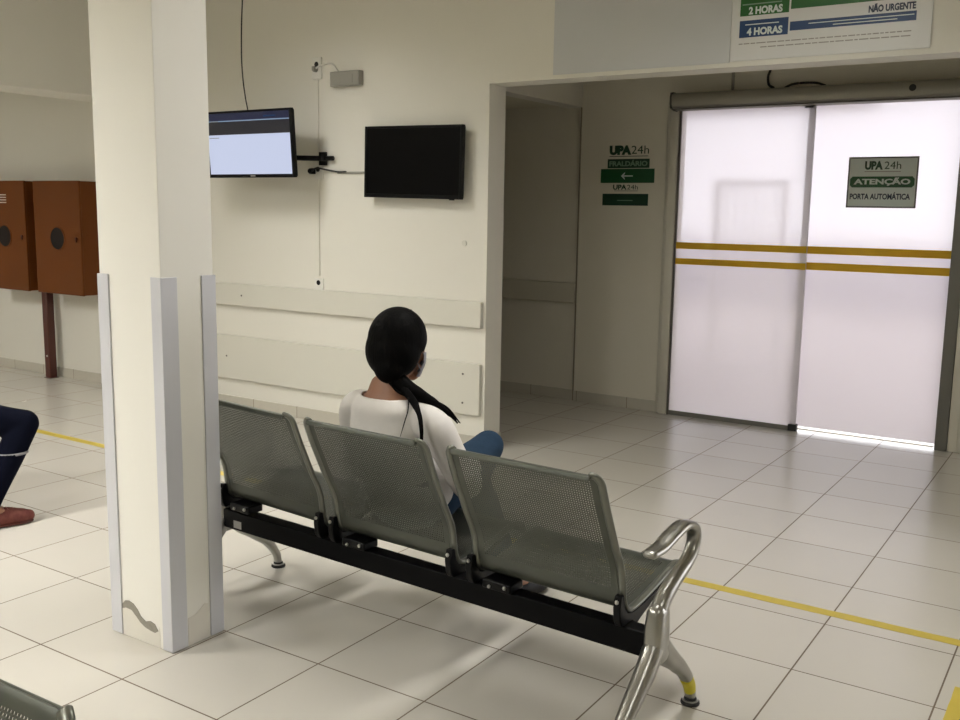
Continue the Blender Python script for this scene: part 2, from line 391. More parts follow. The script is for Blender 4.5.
def guard(name, corner, sx, sy, wx, wy, label):
    x, y = corner; t = .006
    m = MB(); pts = [(x-sx*t, y-sy*t), (x+sx*wx, y-sy*t), (x+sx*wx, y), (x, y), (x, y+sy*wy), (x-sx*t, y+sy*wy)]
    m.prism(pts, 'z', .004, GH)
    o = obj(name, m, M['guard'], bevel=.0015); tag(o, label, 'corner guard', 'corner guards on the pillar'); return o
guard('corner_guard', (cx0, cy0), 1, 1, .052, .052, 'grey corner guard on the front left edge of the white pillar')
guard('corner_guard', (cx1, cy0), -1, 1, .045, .062, 'grey corner guard on the front right edge of the white pillar, nearest the viewer')
guard('corner_guard', (cx1, cy1), -1, -1, .045, .055, 'grey corner guard on the far right edge of the white pillar')
guard('corner_guard', (cx0, cy1), 1, -1, .052, .055, 'grey corner guard on the far left edge of the white pillar, hidden behind it')

# wall bumper boards
def screw(par, x, y, z):
    obj('screw', MB().cyl((x, y, z), 'y', .007, .004, 10), M['dkline'], par)
o = obj('bumper_board', MB().box(-5.45, -2.548, YW-.034, YW-.0005, .795, .962), M['rail'], bevel=.004); tag(o, 'upper cream bumper board on the wall behind the seated woman', 'bumper board', 'bumper boards on the back wall')
for x in (-4.70, -3.1): screw(o, x, YW-.035, .875)
o = obj('bumper_board', MB().box(-5.45, -2.552, YW-.030, YW-.0005, .224, .562), M['rail'], bevel=.004); tag(o, 'lower and wider cream bumper board on the wall behind the seated woman', 'bumper board', 'bumper boards on the back wall')
for x, z in ((-4.88, .40), (-2.68, .49), (-2.68, .30)): screw(o, x, YW-.031, z)
o = obj('bumper_board', MB().box(-5.3, -2.87, YD-.004, YD+.0295, .805, .965), M['board_shaded'], bevel=.003); tag(o, 'beige bumper board on the shaded wall of the side passage', 'bumper board')

# floor tapes
def wob_tape(name, x0, x1, y0, y1, along, label):
    m = MB(); n = int(abs((x1-x0) if along == 'x' else (y1-y0))/.05); vs = []
    for i in range(n+1):
        t = i/n; j1 = random.uniform(-.0012, .0012); j2 = random.uniform(-.0012, .0012)
        for z in (.0002, .0012):
            if along == 'x': x = x0+(x1-x0)*t; vs += [(x, y0+j1, z), (x, y1+j2, z)]
            else: y = y0+(y1-y0)*t; vs += [(x0+j1, y, z), (x1+j2, y, z)]
    fs = [(0, 1, 3, 2), (4*n+2, 4*n+3, 4*n+1, 4*n)]
    for i in range(n):
        a = 4*i; c = a+4; fs += [(a+2, a+3, c+3, c+2), (a+1, a, c, c+1), (a, a+2, c+2, c), (a+3, a+1, c+1, c+3)]
    m.add(vs, fs); o = obj(name, m, M['ytape']); tag(o, label, 'floor tape'); return o
wob_tape('floor_tape', -7.6, .475, .538, .596, 'x', 'yellow tape line running across the tiled floor behind the bench')
wob_tape('floor_tape', .487, .53, -2.0, .19, 'y', 'short yellow tape line at the lower right corner of the view')

# ================================================================== CEILING LIGHTS
def ceiling_light(x, y, lx, ly, s, label):
    t = thing('ceiling_light', label, 'ceiling light', (x, y, CEIL-.07))
    D = .15
    obj('frame', MB().box(-lx/2-.02, lx/2+.02, -ly/2-.02, ly/2+.02, .01, .0695).box(-lx/2-.02, -lx/2-.002, -ly/2-.02, ly/2+.02, -D, .01).box(lx/2+.002, lx/2+.02, -ly/2-.02, ly/2+.02, -D, .01)
        .box(-lx/2-.002, lx/2+.002, -ly/2-.02, -ly/2-.002, -D, .01).box(-lx/2-.002, lx/2+.002, ly/2+.002, ly/2+.02, -D, .01), M['greybox'], t)
    m = mat('lamp_diffuser', (.8, .8, .78), .5, emit=(LIGHT_COL, s))
    obj('diffuser', MB().box(-lx/2, lx/2, -ly/2, ly/2, 0, .0095), m, t)
where = ['over the seated woman\'s left front', 'nearest the front wall', 'over the brown cabinets\' side of the room', 'just in front of the televisions', 'right of the viewer', 'over the near end of the bench']
for L, wh in zip(LIGHTS, where): ceiling_light(*L, 'rectangular white ceiling light '+wh)

# ================================================================== AUTOMATIC DOOR
dr = thing('door_1', None, None, (-1.05, YD, 0)); dr['kind'] = 'structure'; dr['label'] = 'frosted sliding glass entrance door in a grey aluminium frame'
def dpart(name, mb, m, par=dr, bevel=0, smooth=False, label=None):
    mm = MB(); mm.v = [(v[0]+1.05, v[1]-YD, v[2]) for v in mb.v]; mm.f = mb.f
    o = obj(name, mm, m, par, bevel, smooth)
    if label: o['label'] = label
    return o
dpart('door_frame', MB().box(-2.085, -2.018, 3.74, 3.90, 0, 2.30).box(-2.125, -2.085, 3.785, 3.81, 0, 2.36), M['frame_l'], bevel=.003, label='pale left jamb')
dpart('door_frame', MB().box(-.115, -.04, 3.77, 3.90, 0, 2.30), M['frame'], bevel=.003, label='dark grey right jamb')
dpart('door_frame', MB().box(-.038, .02, 3.775, 3.90, 0, 2.30).box(.02, .07, 3.775, 3.81, 0, 2.30), M['frame_l'], bevel=.003, label='pale right post')
dpart('door_seal', MB().box(-2.018, -2.004, 3.755, 3.785, 0, 2.30), M['dkline'])
def leaf(x0, x1, y0, y1, z0, z1, label):
    return dpart('glass_leaf', MB().box(x0, x1, y0, y1, z0, z1), M['glass'], label=label)
lf = leaf(-2.006, -1.035, 3.765, 3.777, .035, 2.30, 'left frosted glass leaf, nearer than the right one')
rf = leaf(-1.095, -.112, 3.825, 3.837, .03, 2.34, 'right frosted glass leaf')
def lpart(name, mb, m, par, **k): return dpart(name, mb, m, par, **k)
lpart('bottom_rail', MB().box(-2.006, -1.06, 3.758, 3.784, .002, .036), M['frame'], lf)
lpart('end_stop', MB().box(-1.085, -1.025, 3.75, 3.80, 0.002, .05), M['rubber'], lf, bevel=.004)
for z0, z1 in ((1.276, 1.325), (1.160, 1.206)):
    lpart('yellow_stripe', MB().box(-2.004, -1.036, 3.7635, 3.7648, z0, z1), M['stripe'], lf)
for z0, z1 in ((1.272, 1.325), (1.159, 1.212)):
    lpart('yellow_stripe', MB().box(-1.093, -.114, 3.8235, 3.8248, z0, z1), M['stripe'], rf)
# threshold glint guide on the floor
dpart('floor_track', MB().box(-2.04, -.135, 3.86, 3.92, 0.0005, .006), M['frame_l'])
# operator header with a rounded front
prof = [(3.80, 2.285), (3.69, 2.285), (3.645, 2.292), (3.62, 2.305), (3.61, 2.33), (3.61, 2.372), (3.62, 2.392), (3.645, 2.402), (3.80, 2.405)]
hd = dpart('header_housing', MB().prism(prof, 'x', -2.030, .6), M['header'], bevel=.003)
dpart('end_cap', MB().prism([(3.80, 2.280), (3.68, 2.280), (3.61, 2.295), (3.603, 2.33), (3.603, 2.375), (3.615, 2.405), (3.65, 2.41), (3.80, 2.41)], 'x', -2.040, -2.030), M['dkline'], hd)
dpart('seam', MB().box(-2.03, .6, 3.640, 3.650, 2.284, 2.2925), M['dkline'], hd)
dpart('roller_carriage', MB().box(-1.115, -1.05, 3.765, 3.80, 2.272, 2.284), M['rubber'], hd)
o = obj('motion_sensor', MB().cyl((-.40, 3.604, 2.352), 'y', .022, .012, 20, .018), M['rubber']); tag(o, 'small black round sensor on the front of the door header', 'sensor')
# cables above the header
m = MB().sweep([(-1.37, 3.79, 2.70), (-1.37, 3.785, 2.56), (-1.385, 3.78, 2.5), (-1.37, 3.76, 2.44), (-1.33, 3.74, 2.415)], [.009], 8)
tag(obj('header_cable', m, M['cable'], smooth=True), 'black cable dropping from the ceiling behind the door header', 'cable')
m = MB().sweep([(-1.25, 3.74, 2.412), (-1.2, 3.74, 2.432), (-1.12, 3.74, 2.437), (-1.04, 3.74, 2.432), (-.98, 3.74, 2.412)], [.008], 8)
tag(obj('header_cable', m, M['cable'], smooth=True), 'black cable arching low along the top of the door header', 'cable')
m = MB().cyl((-1.64, 3.788, 2.57), 'z', .011, .30, 10)
tag(obj('conduit', m, M['wcable'], smooth=True), 'thin pale conduit on the wall above the left end of the door header', 'conduit')

# notice on the door
def sign_parts(par, items, oy):
    for nm, mb, mm in items: 
        m_ = MB(); m_.v = [(v[0]-par.location[0], v[1]-par.location[1], v[2]-par.location[2]) for v in mb.v]; m_.f = mb.f
        obj(nm, m_, mm, par, fix=(nm != 'lettering'))
y = 3.822
dn = thing('door_notice', 'white notice with dark border reading ATENÇÃO PORTA AUTOMÁTICA on the glass door', 'sign', (-.585, y, 1.60))
rb = [(-.79, 1.748), (-.79, 1.790), (-.775, 1.806), (-.395, 1.806), (-.38, 1.790), (-.38, 1.748), (-.395, 1.733), (-.775, 1.733)]
sign_parts(dn, [('board', MB().box(-.807, -.362, y-.002, y, 1.597, 1.936), M['dkline']),
    ('face', MB().box(-.797, -.372, y-.0035, y-.002, 1.607, 1.926), M['signwhite']),
    ('green_band', MB().prism(rb, 'y', y-.0045, y-.0035), M['green']),
    ('lettering', text_mb('UPA', .050, -.70, 1.855, y-.0038, .115, .06), M['dgreen']),
    ('lettering', text_mb('24h', .050, -.575, 1.855, y-.0038, .105), M['dgreen']),
    ('tagline', MB().box(-.70, -.47, y-.0042, y-.0035, 1.836, 1.841), M['grey']),
    ('lettering', text_mb('ATENÇÃO', .034, -.765, 1.755, y-.0048, .36, .04), M['signwhite']),
    ('lettering', text_mb('PORTA AUTOMÁTICA', .036, -.785, 1.655, y-.0038, .385, .035), M['navy'])], 0)

# wayfinding signs left of the door
y = YD-.0005
s1 = thing('direction_sign', 'green sign reading FRALDÁRIO with a left arrow, left of the glass door', 'sign', (-2.44, y, 1.75))
sign_parts(s1, [('lettering', text_mb('UPA', .060, -2.600, 1.985, y-.001, .185, .08), M['dgreen']),
    ('lettering', text_mb('24h', .062, -2.415, 1.985, y-.001, .145), M['dgreen']),
    ('tagline', MB().box(-2.60, -2.275, y-.0015, y, 1.965, 1.970), M['dgreen']),
    ('plate', MB().box(-2.613, -2.262, y-.002, y, 1.878, 1.947), M['dgreen']),
    ('lettering', text_mb('FRALDÁRIO', .036, -2.598, 1.894, y-.0022, .32, .035), M['lgreen']),
    ('plate', MB().box(-2.668, -2.218, y-.003, y, 1.765, 1.872), M['green']),
    ('arrow', MB().prism([(-2.495, 1.818), (-2.462, 1.847), (-2.462, 1.835), (-2.474, 1.823), (-2.395, 1.823), (-2.395, 1.813), (-2.474, 1.813), (-2.462, 1.801), (-2.462, 1.789)], 'y', y-.004, y-.003), M['signwhite'])], 0)
s2 = thing('room_sign', 'small dark green sign under the arrow sign, left of the glass door', 'sign', (-2.44, y, 1.60))
sign_parts(s2, [('lettering', text_mb('UPA', .036, -2.56, 1.715, y-.001, .115, .04), M['dgreen']),
    ('lettering', text_mb('24h', .036, -2.44, 1.715, y-.001, .09), M['dgreen']),
    ('tagline', MB().box(-2.55, -2.35, y-.0015, y, 1.703, 1.706), M['dgreen']),
    ('plate', MB().box(-2.648, -2.262, y-.002, y, 1.592, 1.682), M['dgreen']),
    ('tagline', MB().box(-2.52, -2.39, y-.003, y-.002, 1.628, 1.634), M['lgreen'])], 0)

# ================================================================== LINTEL PANEL AND POSTER
y = YW-.0005
tag(obj('blank_panel', MB().box(-2.085, -1.022, y-.006, y, 2.331, 2.93), M['panel'], bevel=.001), 'plain pale grey panel on the beam, left of the printed poster', 'panel')
ps = thing('classification_poster', 'white poster with green and blue bands reading 2 HORAS, 4 HORAS and NÃO URGENTE', 'poster', (-.53, y, 2.34))
Y1 = y-.0075
it = [('board', MB().box(-1.018, -.045, y-.0075, y, 2.336, 2.93), M['poster']),
    ('green_box', MB().box(-.975, -.722, Y1-.001, Y1, 2.560, 2.655), M['green2']),
    ('green_band', MB().box(-.713, -.095, Y1-.001, Y1, 2.574, 2.655), M['green2']),
    ('blue_box', MB().box(-.975, -.722, Y1-.001, Y1, 2.452, 2.537), M['blue']),
    ('blue_band', MB().box(-.713, -.115, Y1-.001, Y1, 2.468, 2.512), M['blue']),
    ('lettering', text_mb('2 HORAS', .034, -.930, 2.568, Y1-.0012, .175, .045), M['signwhite']),
    ('lettering', text_mb('4 HORAS', .034, -.935, 2.463, Y1-.0012, .185, .045), M['signwhite']),
    ('lettering', text_mb('NÃO URGENTE', .030, -.335, 2.523, Y1-.0006, .215, .045), M['navy']),
    ('fine_print', MB().box(-.965, -.76, Y1-.0016, Y1-.001, 2.614, 2.620), M['lgreen']),
    ('fine_print', MB().box(-.945, -.77, Y1-.0016, Y1-.001, 2.513, 2.518), M['signwhite']),
    ('fine_print', MB().box(-.62, -.125, Y1-.0016, Y1-.001, 2.494, 2.498), M['signwhite']),
    ('fine_print', MB().box(-.50, -.20, Y1-.0016, Y1-.001, 2.479, 2.483), M['signwhite'])]
for zz, xa, xb in ((2.418, -.975, -.13), (2.396, -.86, -.135)):
    m = MB(); x = xa
    while x < xb:
        wd = random.uniform(.015, .05); m.box(x, min(x+wd, xb), Y1-.0006, Y1, zz, zz+.0055); x += wd+.006
    it.append(('fine_print', m, M['grey']))
sign_parts(ps, it, 0)

# ================================================================== TELEVISIONS
def television(x0, x1, z0, z1, yf, tilt, label, on):
    """yf = screen front"""
    cxx, cz = (x0+x1)/2, (z0+z1)/2; W, H = x1-x0, z1-z0
    t = thing('television', label, 'television', (cxx, yf, cz)); t.rotation_euler = (tilt, 0, 0)
    w2, h2 = W/2, H/2
    fr = MB().box(-w2, -w2+.018, 0, .03, -h2, h2).box(w2-.018, w2, 0, .03, -h2, h2).box(-w2+.018, w2-.018, 0, .03, h2-.016, h2).box(-w2+.018, w2-.018, 0, .03, -h2, -h2+.024)
    obj('bezel', fr, M['plastic'], t, .003)
    sc = obj('screen', MB().box(-w2+.018, w2-.018, .004, .012, -h2+.024, h2-.016), M['screen_on'] if on else M['screen_off'], t)
    obj('back_cover', MB().box(-w2+.006, w2-.006, .0305, .045, -h2+.006, h2-.006).prism([(-.25, -.15), (.25, -.15), (.25, .12), (-.25, .12)], 'y', .045, .065), M['plastic'], t, .006)
    if on:
        obj('badge', MB().box(.015-.05+.04, .04+.04-.05+.02, -.0012, 0, -h2+.008, -h2+.016), M['bolt'], t)
        obj('screen_line', MB().box(-w2+.05, -w2+.13, .0030, .0039, .156, .160), M['grey'], t)
        obj('screen_line', MB().box(.16, .27, .0030, .0039, .178, .186), M['blue'], t)
        obj('screen_line', MB().box(-w2+.03, -w2+.13, .0030, .0039, .045, .049), M['grey'], t)
    else:
        obj('sensor', MB().box(.30, .33, .003, .02, -h2-.006, -h2+.001), M['plastic'], t)
    return t
tv1 = television(-4.68, -3.852, 1.735, 2.188, 1.60, math.radians(4), 'lit television on a swing arm, partly behind the white pillar', True)
tv2 = television(-3.452, -2.668, 1.608, 2.068, 1.86, math.radians(-.5), 'dark switched-off television on the cream wall, right of the lit one', False)
tv2.rotation_euler[1] = math.radians(.8)
obj('wall_mount', MB().box(-.2, .2, .066, .088, -.1, .1), M['plastic'], tv2)
# swing arm of the lit television
LI = (Matrix.Translation(tv1.location) @ Matrix.Rotation(tv1.rotation_euler[0], 4, 'X')).inverted()
def apart(n, mb, m, par=tv1):
    mm = MB(); mm.v = [tuple(LI @ Vector(v)) for v in mb.v]; mm.f = mb.f; return obj(n, mm, m, par)
sa = apart('swing_arm', MB().sweep([(-3.87, YW-.04, 1.875), (-4.0, 1.80, 1.875), (-4.12, 1.72, 1.88)], [(.018, .022)], 10, side=(0, 0, 1), sq=.6), M['plastic'])
apart('arm_link', MB().sweep([(-4.12, 1.72, 1.905), (-4.16, 1.70, 1.92), (-4.19, 1.672, 1.93)], [(.018, .02)], 10, side=(0, 0, 1), sq=.6), M['plastic'], sa)
apart('wall_plate', MB().box(-3.92, -3.86, YW-.02, YW-.0005, 1.83, 1.92), M['plastic'], sa)
apart('knob', MB().cyl((-3.80, YW-.04, 1.875), 'x', .016, .06, 12).cyl((-3.86, YW-.045, 1.875), 'z', .024, .034, 14), M['plastic'], sa)
apart('joint', MB().cyl((-4.12, 1.72, 1.89), 'z', .026, .075, 14), M['plastic'], sa)

# conduit, outlets, cables, emergency lamp
tag(obj('conduit', MB().box(-3.946, -3.932, YW-.012, YW-.0005, 1.06, 2.41), M['wall'], bevel=.002), 'thin cream vertical conduit between the two televisions', 'conduit')
def outlet(x, z, h, label):
    t = thing('wall_outlet', label, 'outlet', (x, YW, z))
    obj('cover_plate', MB().box(-.042, .042, -.014, -.0005, -h/2, h/2), M['white'], t, .003)
    obj('socket', MB().cyl((0, -.0142, h*.18), 'y', .018, .003, 14), M['plastic'], t)
    return t
t = outlet(-3.94, 2.485, .145, 'white wall outlet at the top of the thin conduit')
obj('plug', MB().cyl((0, -.028, -.01), 'y', .017, .026, 12).box(-.012, .012, -.05, -.04, -.02, .01), M['greybox'], t, .002)
t = outlet(-3.935, 1.785, .10, 'white wall outlet beside the television swing arm, with black plugs')
obj('plug', MB().box(-.055, -.02, -.045, -.0145, -.015, .025).cyl((-.04, -.05, .005), 'y', .017, .02, 10), M['plastic'], t, .003)
outlet(-3.94, .995, .095, 'white wall outlet just above the upper bumper board')
el = thing('emergency_lamp', 'grey rectangular emergency lamp high on the cream wall', 'lamp', (-3.66, YW, 2.395))
obj('housing', MB().box(-.128, .128, -.05, -.0005, -.045, .052), M['greybox'], el, .006)
obj('lens_strip', MB().box(-.115, .075, -.053, -.0505, -.03, .03), M['greybox'], el, .001)
tag(obj('power_cable', MB().sweep([(-3.935, YW-.035, 2.475), (-3.90, YW-.03, 2.495), (-3.84, YW-.012, 2.51), (-3.79, YW-.012, 2.50), (-3.75, YW-.012, 2.455)], [.006], 8), M['white'], smooth=True), 'short white cable from the top outlet to the emergency lamp', 'cable')
tag(obj('power_cable', MB().sweep([(-3.96, YW-.05, 1.79), (-3.92, YW-.045, 1.81), (-3.85, YW-.03, 1.80), (-3.75, YW-.02, 1.785), (-3.68, YW-.015, 1.785)], [.006], 8), M['cable'], smooth=True), 'black cable running right from the outlet beside the swing arm', 'cable')
tag(obj('cable_cover', MB().box(-3.76, -3.30, YW-.012, YW-.0005, 1.770, 1.785), M['greybox'], bevel=.002), 'thin grey cable cover leading to the dark television', 'cable cover')
m = MB().sweep([(-4.36, 1.67, 3.148), (-4.365, 1.67, 2.95), (-4.375, 1.665, 2.75), (-4.375, 1.66, 2.55), (-4.365, 1.66, 2.40), (-4.345, 1.66, 2.28), (-4.325, 1.66, 2.20)], [.0045], 8)
tag(obj('hanging_cable', m, M['cable'], smooth=True), 'thin black cable hanging from the ceiling to the lit television', 'cable')
tag(obj('wall_plug', MB().cyl((-2.70, YW-.004, 1.33), 'y', .018, .006, 16), M['rail']), 'small pale round cap on the wall below the dark television', 'wall cap')

# ================================================================== HOSE CABINETS
def cabinet(x0, x1, z0, z1, yf, label, vents):
    t = thing('hose_cabinet', label, 'cabinet', ((x0+x1)/2, YW, z0), group='orange-brown cabinets left of the pillar')
    w2 = (x1-x0)/2; d = YW-yf; H = z1-z0
    obj('body', MB().box(-w2, w2, -d+.022, -.0005, 0, H), M['cab'], t, .004)
    dd = obj('door', MB().box(-w2-.003, w2+.003, -d, -d+.0215, -.003, H+.003), M['cab'], t, .005)
    m = MB(); n = 28; vs = []
    for yy, r in ((-d-.004, .092), (-d-.004, .106), (-d+.001, .106), (-d+.001, .092)):
        for i in range(n): a = 2*PI*i/n; vs.append((r*math.cos(a), yy, H*.495+r*math.sin(a)))
    fs = [(j*n+i, j*n+(i+1) % n, ((j+1) % 4)*n+(i+1) % n, ((j+1) % 4)*n+i) for j in range(4) for i in range(n)]
    m.add(vs, fs); obj('window_ring', m, M['cab'], dd)
    obj('window_pane', MB().cyl((0, -d-.001, H*.495), 'y', .0925, .003, 28), M['darkglass'], dd)
    obj('latch', MB().cyl((w2-.05, -d-.006, H*.5), 'y', .012, .012, 12).box(w2-.054, w2-.046, -d-.012, -d-.002, H*.5-.03, H*.5+.012), M['post'], dd)
    for zz in (.15, H-.15): obj('hinge', MB().cyl((-w2-.006, -d+.01, zz), 'z', .007, .07, 10), M['cab'], dd)
    if vents:
        m = MB()
        for k in range(4): m.box(-.13, .05, -d-.004, -d+.001, H*.80+k*.022, H*.80+k*.022+.008)
        obj('vent_louvers', m, M['patch'], dd)
    return t
CY = 1.72
cabinet(-6.99, -6.36, .782, 1.722, CY, 'orange-brown metal hose cabinet nearest the pillar, over the red post', False)
cabinet(-7.76, -7.13, .780, 1.724, CY, 'orange-brown metal hose cabinet at the left edge, with pale louvers', True)
pt = thing('support_post', 'dark red square post under the brown cabinets', 'post', (-7.06, 1.86, 0))
obj('pole', MB().box(-.055, .022, -.035, .035, .004, .777), M['post'], pt, .008)
obj('bolt', MB().cyl((-.01, -.037, .20), 'y', .009, .006, 10), M['bolt'], pt)
obj('base_plate', MB().box(-.062, .029, -.042, .042, 0, .004), M['post'], pt)

# ================================================================== BENCHES
# local frame: origin on the floor at the right front foot; x to the right, y forward (the way the sitters face)
PROF = [(-.473, .808), (-.471, .818), (-.462, .824), (-.453, .818), (-.442, .796), (-.414, .728), (-.380, .655), (-.349, .590), (-.322, .540), (-.306, .50), (-.297, .450), (-.288, .405), (-.268, .379), (-.235, .371), (-.16, .380), (-.05, .402), (.02, .419), (.07, .425), (.098, .418), (.110, .402), (.112, .385)]
def resample(pr, step):
    P = [Vector((0, a, b)) for a, b in pr]; out = [P[0]]; 
    def cr(a, b, c, d, t): return .5*((2*b)+(c-a)*t+(2*a-5*b+4*c-d)*t*t+(3*b-a-3*c+d)*t**3)
    L = []
    for i in range(len(P)-1):
        a = P[max(i-1, 0)]; d = P[min(i+2, len(P)-1)]
        for k in range(12): L.append(cr(a, P[i], P[i+1], d, k/12))
    L.append(P[-1]); acc = 0; tot = sum((L[i+1]-L[i]).length for i in range(len(L)-1)); n = round(tot/step); st = tot/n; out = [L[0]]; need = st
    for i in range(len(L)-1):
        seg = (L[i+1]-L[i]).length
        while acc+seg >= need-1e-9 and len(out) < n:
            out.append(L[i].lerp(L[i+1], (need-acc)/seg)); need += st
        acc += seg
    out.append(L[-1]) if len(out) < n+1 else None
    return out
def inset(s_, r_=.032):
    s_ = max(s_, 0)
    return r_-math.sqrt(max(0, r_*r_-(r_-s_)**2)) if s_ < r_ else 0
def seat_shell_mesh(W=.548, pitch=.0082, hole=.0045, th=.0022):
    L = resample(PROF, pitch); n = len(L); nrm = []
    for i in range(n):
        t = (L[min(i+1, n-1)]-L[max(i-1, 0)]).normalized(); nrm.append(Vector((0, t.z, -t.y)))  # towards the back / underside
    m = round(W/pitch); px = W/m; mb = MB(); V = mb.v; F = mb.f
    idx = {}
    def fx(i, x): return W/2+(x-W/2)*(1-2*(.032 if L[i].y < -.461 else inset(.824-L[i].z))/W)
    st_ = sum((L[k+1]-L[k]).length for k in range(n-1))/(n-1)
    def vert(i, j, s):  # grid node
        k = (i, j, s)
        if k not in idx: p = L[i]+nrm[i]*(th if s else 0); idx[k] = len(V); V.append((fx(i, j*px), p.y, p.z))
        return idx[k]
    marg = 5
    def zone(i, j):
        if j < marg or j >= m-marg: return False
        a, b_ = L[i], L[i+1]; ym = (a.y+b_.y)/2; zm = (a.z+b_.z)/2
        if zm > .445 and zm < .803: return True
        return ym > -.215 and ym < .045 and zm < .44
    e = hole/pitch/2
    for i in range(n-1):
        for j in range(m):
            for s in (0, 1):
                q = [vert(i, j, s), vert(i, j+1, s), vert(i+1, j+1, s), vert(i+1, j, s)]
                if not zone(i, j):
                    F.append(tuple(q) if s else tuple(reversed(q)))
                else:
                    h = []
                    for (u, w_) in ((.5-e, .5-e), (.5-e, .5+e), (.5+e, .5+e), (.5+e, .5-e)):   # (along profile, across)
                        p = L[i].lerp(L[i+1], u)+nrm[i]*(th if s else 0); h.append(len(V)); V.append(((j+w_)*px, p.y, p.z))
                    for k in range(4):
                        f = (q[k], q[(k+1) % 4], h[(k+1) % 4], h[k]); F.append(f if s else tuple(reversed(f)))
                    if s == 0: h0 = h
                    else:
                        for k in range(4): F.append((h0[k], h0[(k+1) % 4], h[(k+1) % 4], h[k]))
    for i in range(n-1):
        for j in (0, m): F.append((vert(i, j, 0), vert(i+1, j, 0), vert(i+1, j, 1), vert(i, j, 1)))
    for i in (0, n-1):
        for j in range(m): F.append((vert(i, j, 0), vert(i, j+1, 0), vert(i, j+1, 1), vert(i, j, 1)))
    return mb
SEATS = [(-.648, -.083), (-1.276, -.711), (-1.899, -1.333)]
BL = 1.90
def bench(label, loc, rz, wrap=False, sticker=False):
    t = thing('waiting_bench', label, 'bench', loc, rz)
    obj('beam', MB().box(-BL, -.02, -.305, -.245, .262, .338), M['black'], t, .004)
    if sticker: obj('sticker', MB().box(-1.835, -1.79, -.3062, -.3052, .272, .302), M['grey'], t)['label'] = 'small pale sticker'
    first = None
    for (x0, x1) in SEATS:
        if first is None:
            sh = obj('seat', seat_shell_mesh(), M['seat'], t, smooth=False, fix=False); sh.location = (x0+.004, 0, 0)
            for p in sh.data.polygons: p.use_smooth = True
            sh.data.set_sharp_from_angle(angle=math.radians(50))
            pts = [(0, a, b_) for a, b_ in PROF]
            tp = [v for v in resample(PROF, .008) if v.y > -.464]
            for sg in (0, 1):
                P_ = [((.006+inset(.824-v.z)) if sg == 0 else (.542-inset(.824-v.z)), v.y, v.z) for v in tp]
                obj('edge_trim', MB().sweep(P_, [(.013, .0075)], 8, sub=1, sq=.7), M['trim'], sh, smooth=True)
            obj('top_rail', MB().sweep([(.034, -.465, .817), (.27, -.465, .817), (.514, -.465, .817)], [(.0065, .0065)], 10, side=(0, 1, 0)), M['seat'], sh, smooth=True)
            for xx in (.0, .542):
                # black cradle hugging the shell from behind round to the front, down on to the beam
                poly = [(-.322, .435), (-.304, .435), (-.296, .395), (-.274, .370), (-.235, .362), (-.16, .370), (-.05, .392), (.0, .403), (.0, .392), (-.10, .360), (-.19, .328), (-.236, .310), (-.2445, .310), (-.2445, .3385), (-.312, .3385), (-.325, .360), (-.330, .40)]
                br = obj('bracket', MB().prism(poly, 'x', xx-.012, xx+.012), M['plastic'], sh, .003)
                obj('bolt', MB().ell((xx, -.330, .418), (.007, .006, .007), 10, 6), M['bolt'], br)
            br = obj('bracket', MB().box(.05, .16, -.322, -.246, .3385, .370), M['plastic'], sh, .006)
            obj('bolt', MB().ell((.14, -.325, .358), (.007, .006, .007), 10, 6), M['bolt'], br)
            obj('bolt', MB().ell((.08, -.325, .350), (.006, .006, .006), 10, 6), M['bolt'], br)
            first = sh
        else:
            c = first.copy(); C.objects.link(c); c.parent = t; c.location = (x0+.004, 0, 0)
            if x0 < -1.5: c.location.z = .012; c.rotation_euler.y = math.radians(1.25)
            for ch in first.children:
                d = ch.copy(); C.objects.link(d); d.parent = c
                for g in ch.children: h = g.copy(); C.objects.link(h); h.parent = d
    for k, xx in enumerate((0, -BL-.02)):
        lg = obj('leg_frame', MB().sweep([(xx, -.262, .395), (xx, -.268, .33), (xx, -.265, .262)], [(.027, .038), (.030, .043), (.030, .046)], 18, sq=.6)
                 .sweep([(xx, -.25, .29), (xx, -.200, .240), (xx, -.128, .185), (xx, -.060, .127), (xx, -.014, .066), (xx, 0, .022)], [(.030, .034), (.030, .034), (.026, .027), (.023, .020), (.019, .016), (.016, .015)], 14, sq=.8)
                 .sweep([(xx, -.285, .29), (xx, -.328, .240), (xx, -.395, .185), (xx, -.465, .127), (xx, -.514, .066), (xx, -.53, .022)], [(.030, .034), (.030, .034), (.027, .028), (.024, .022), (.019, .016), (.016, .015)], 14, sq=.85),
                 M['chrome'], t, smooth=True)
        obj('armrest', MB().sweep([(xx, -.262, .39), (xx, -.235, .425), (xx, -.165, .462), (xx, -.085, .495), (xx, -.045, .53), (xx, -.035, .572), (xx, -.062, .604), (xx, -.12, .620), (xx, -.20, .609), (xx, -.27, .592), (xx, -.335, .588)],
            [(.026, .030), (.024, .024), (.023, .020), (.022, .018), (.022, .017), (.023, .016), (.025, .015), (.027, .014), (.027, .013), (.026, .013), (.023, .012)], 14, sub=6, sq=.8), M['chrome'], lg, smooth=True)
        obj('bolt', MB().ell((xx, -.068, .497), (.012, .014, .010), 10, 6), M['bolt'], lg)
        for yy in (0, -.53):
            fc = obj('foot_cap', MB().cyl((xx, yy, .006), 'z', .031, .012, 20, .029).cyl((xx, yy, .017), 'z', .020, .010, 16), M['rubber'], lg, .003)
            obj('foot_ring', MB().cyl((xx, yy, .0135), 'z', .026, .003, 20), M['bolt'], fc)
        if wrap and k == 0:
            obj('tape_wrap', MB().sweep([(xx, -.042, .105), (xx, -.018, .073), (xx, -.006, .045)], [(.0225, .0215), (.021, .0195), (.0185, .0185)], 14, cap=False), M['ytape2'], lg, smooth=True)['label'] = 'yellow tape round the front foot'
    return t
FR = (-.2009, -.4231, 0); RZ = math.atan2(-.056, .998)
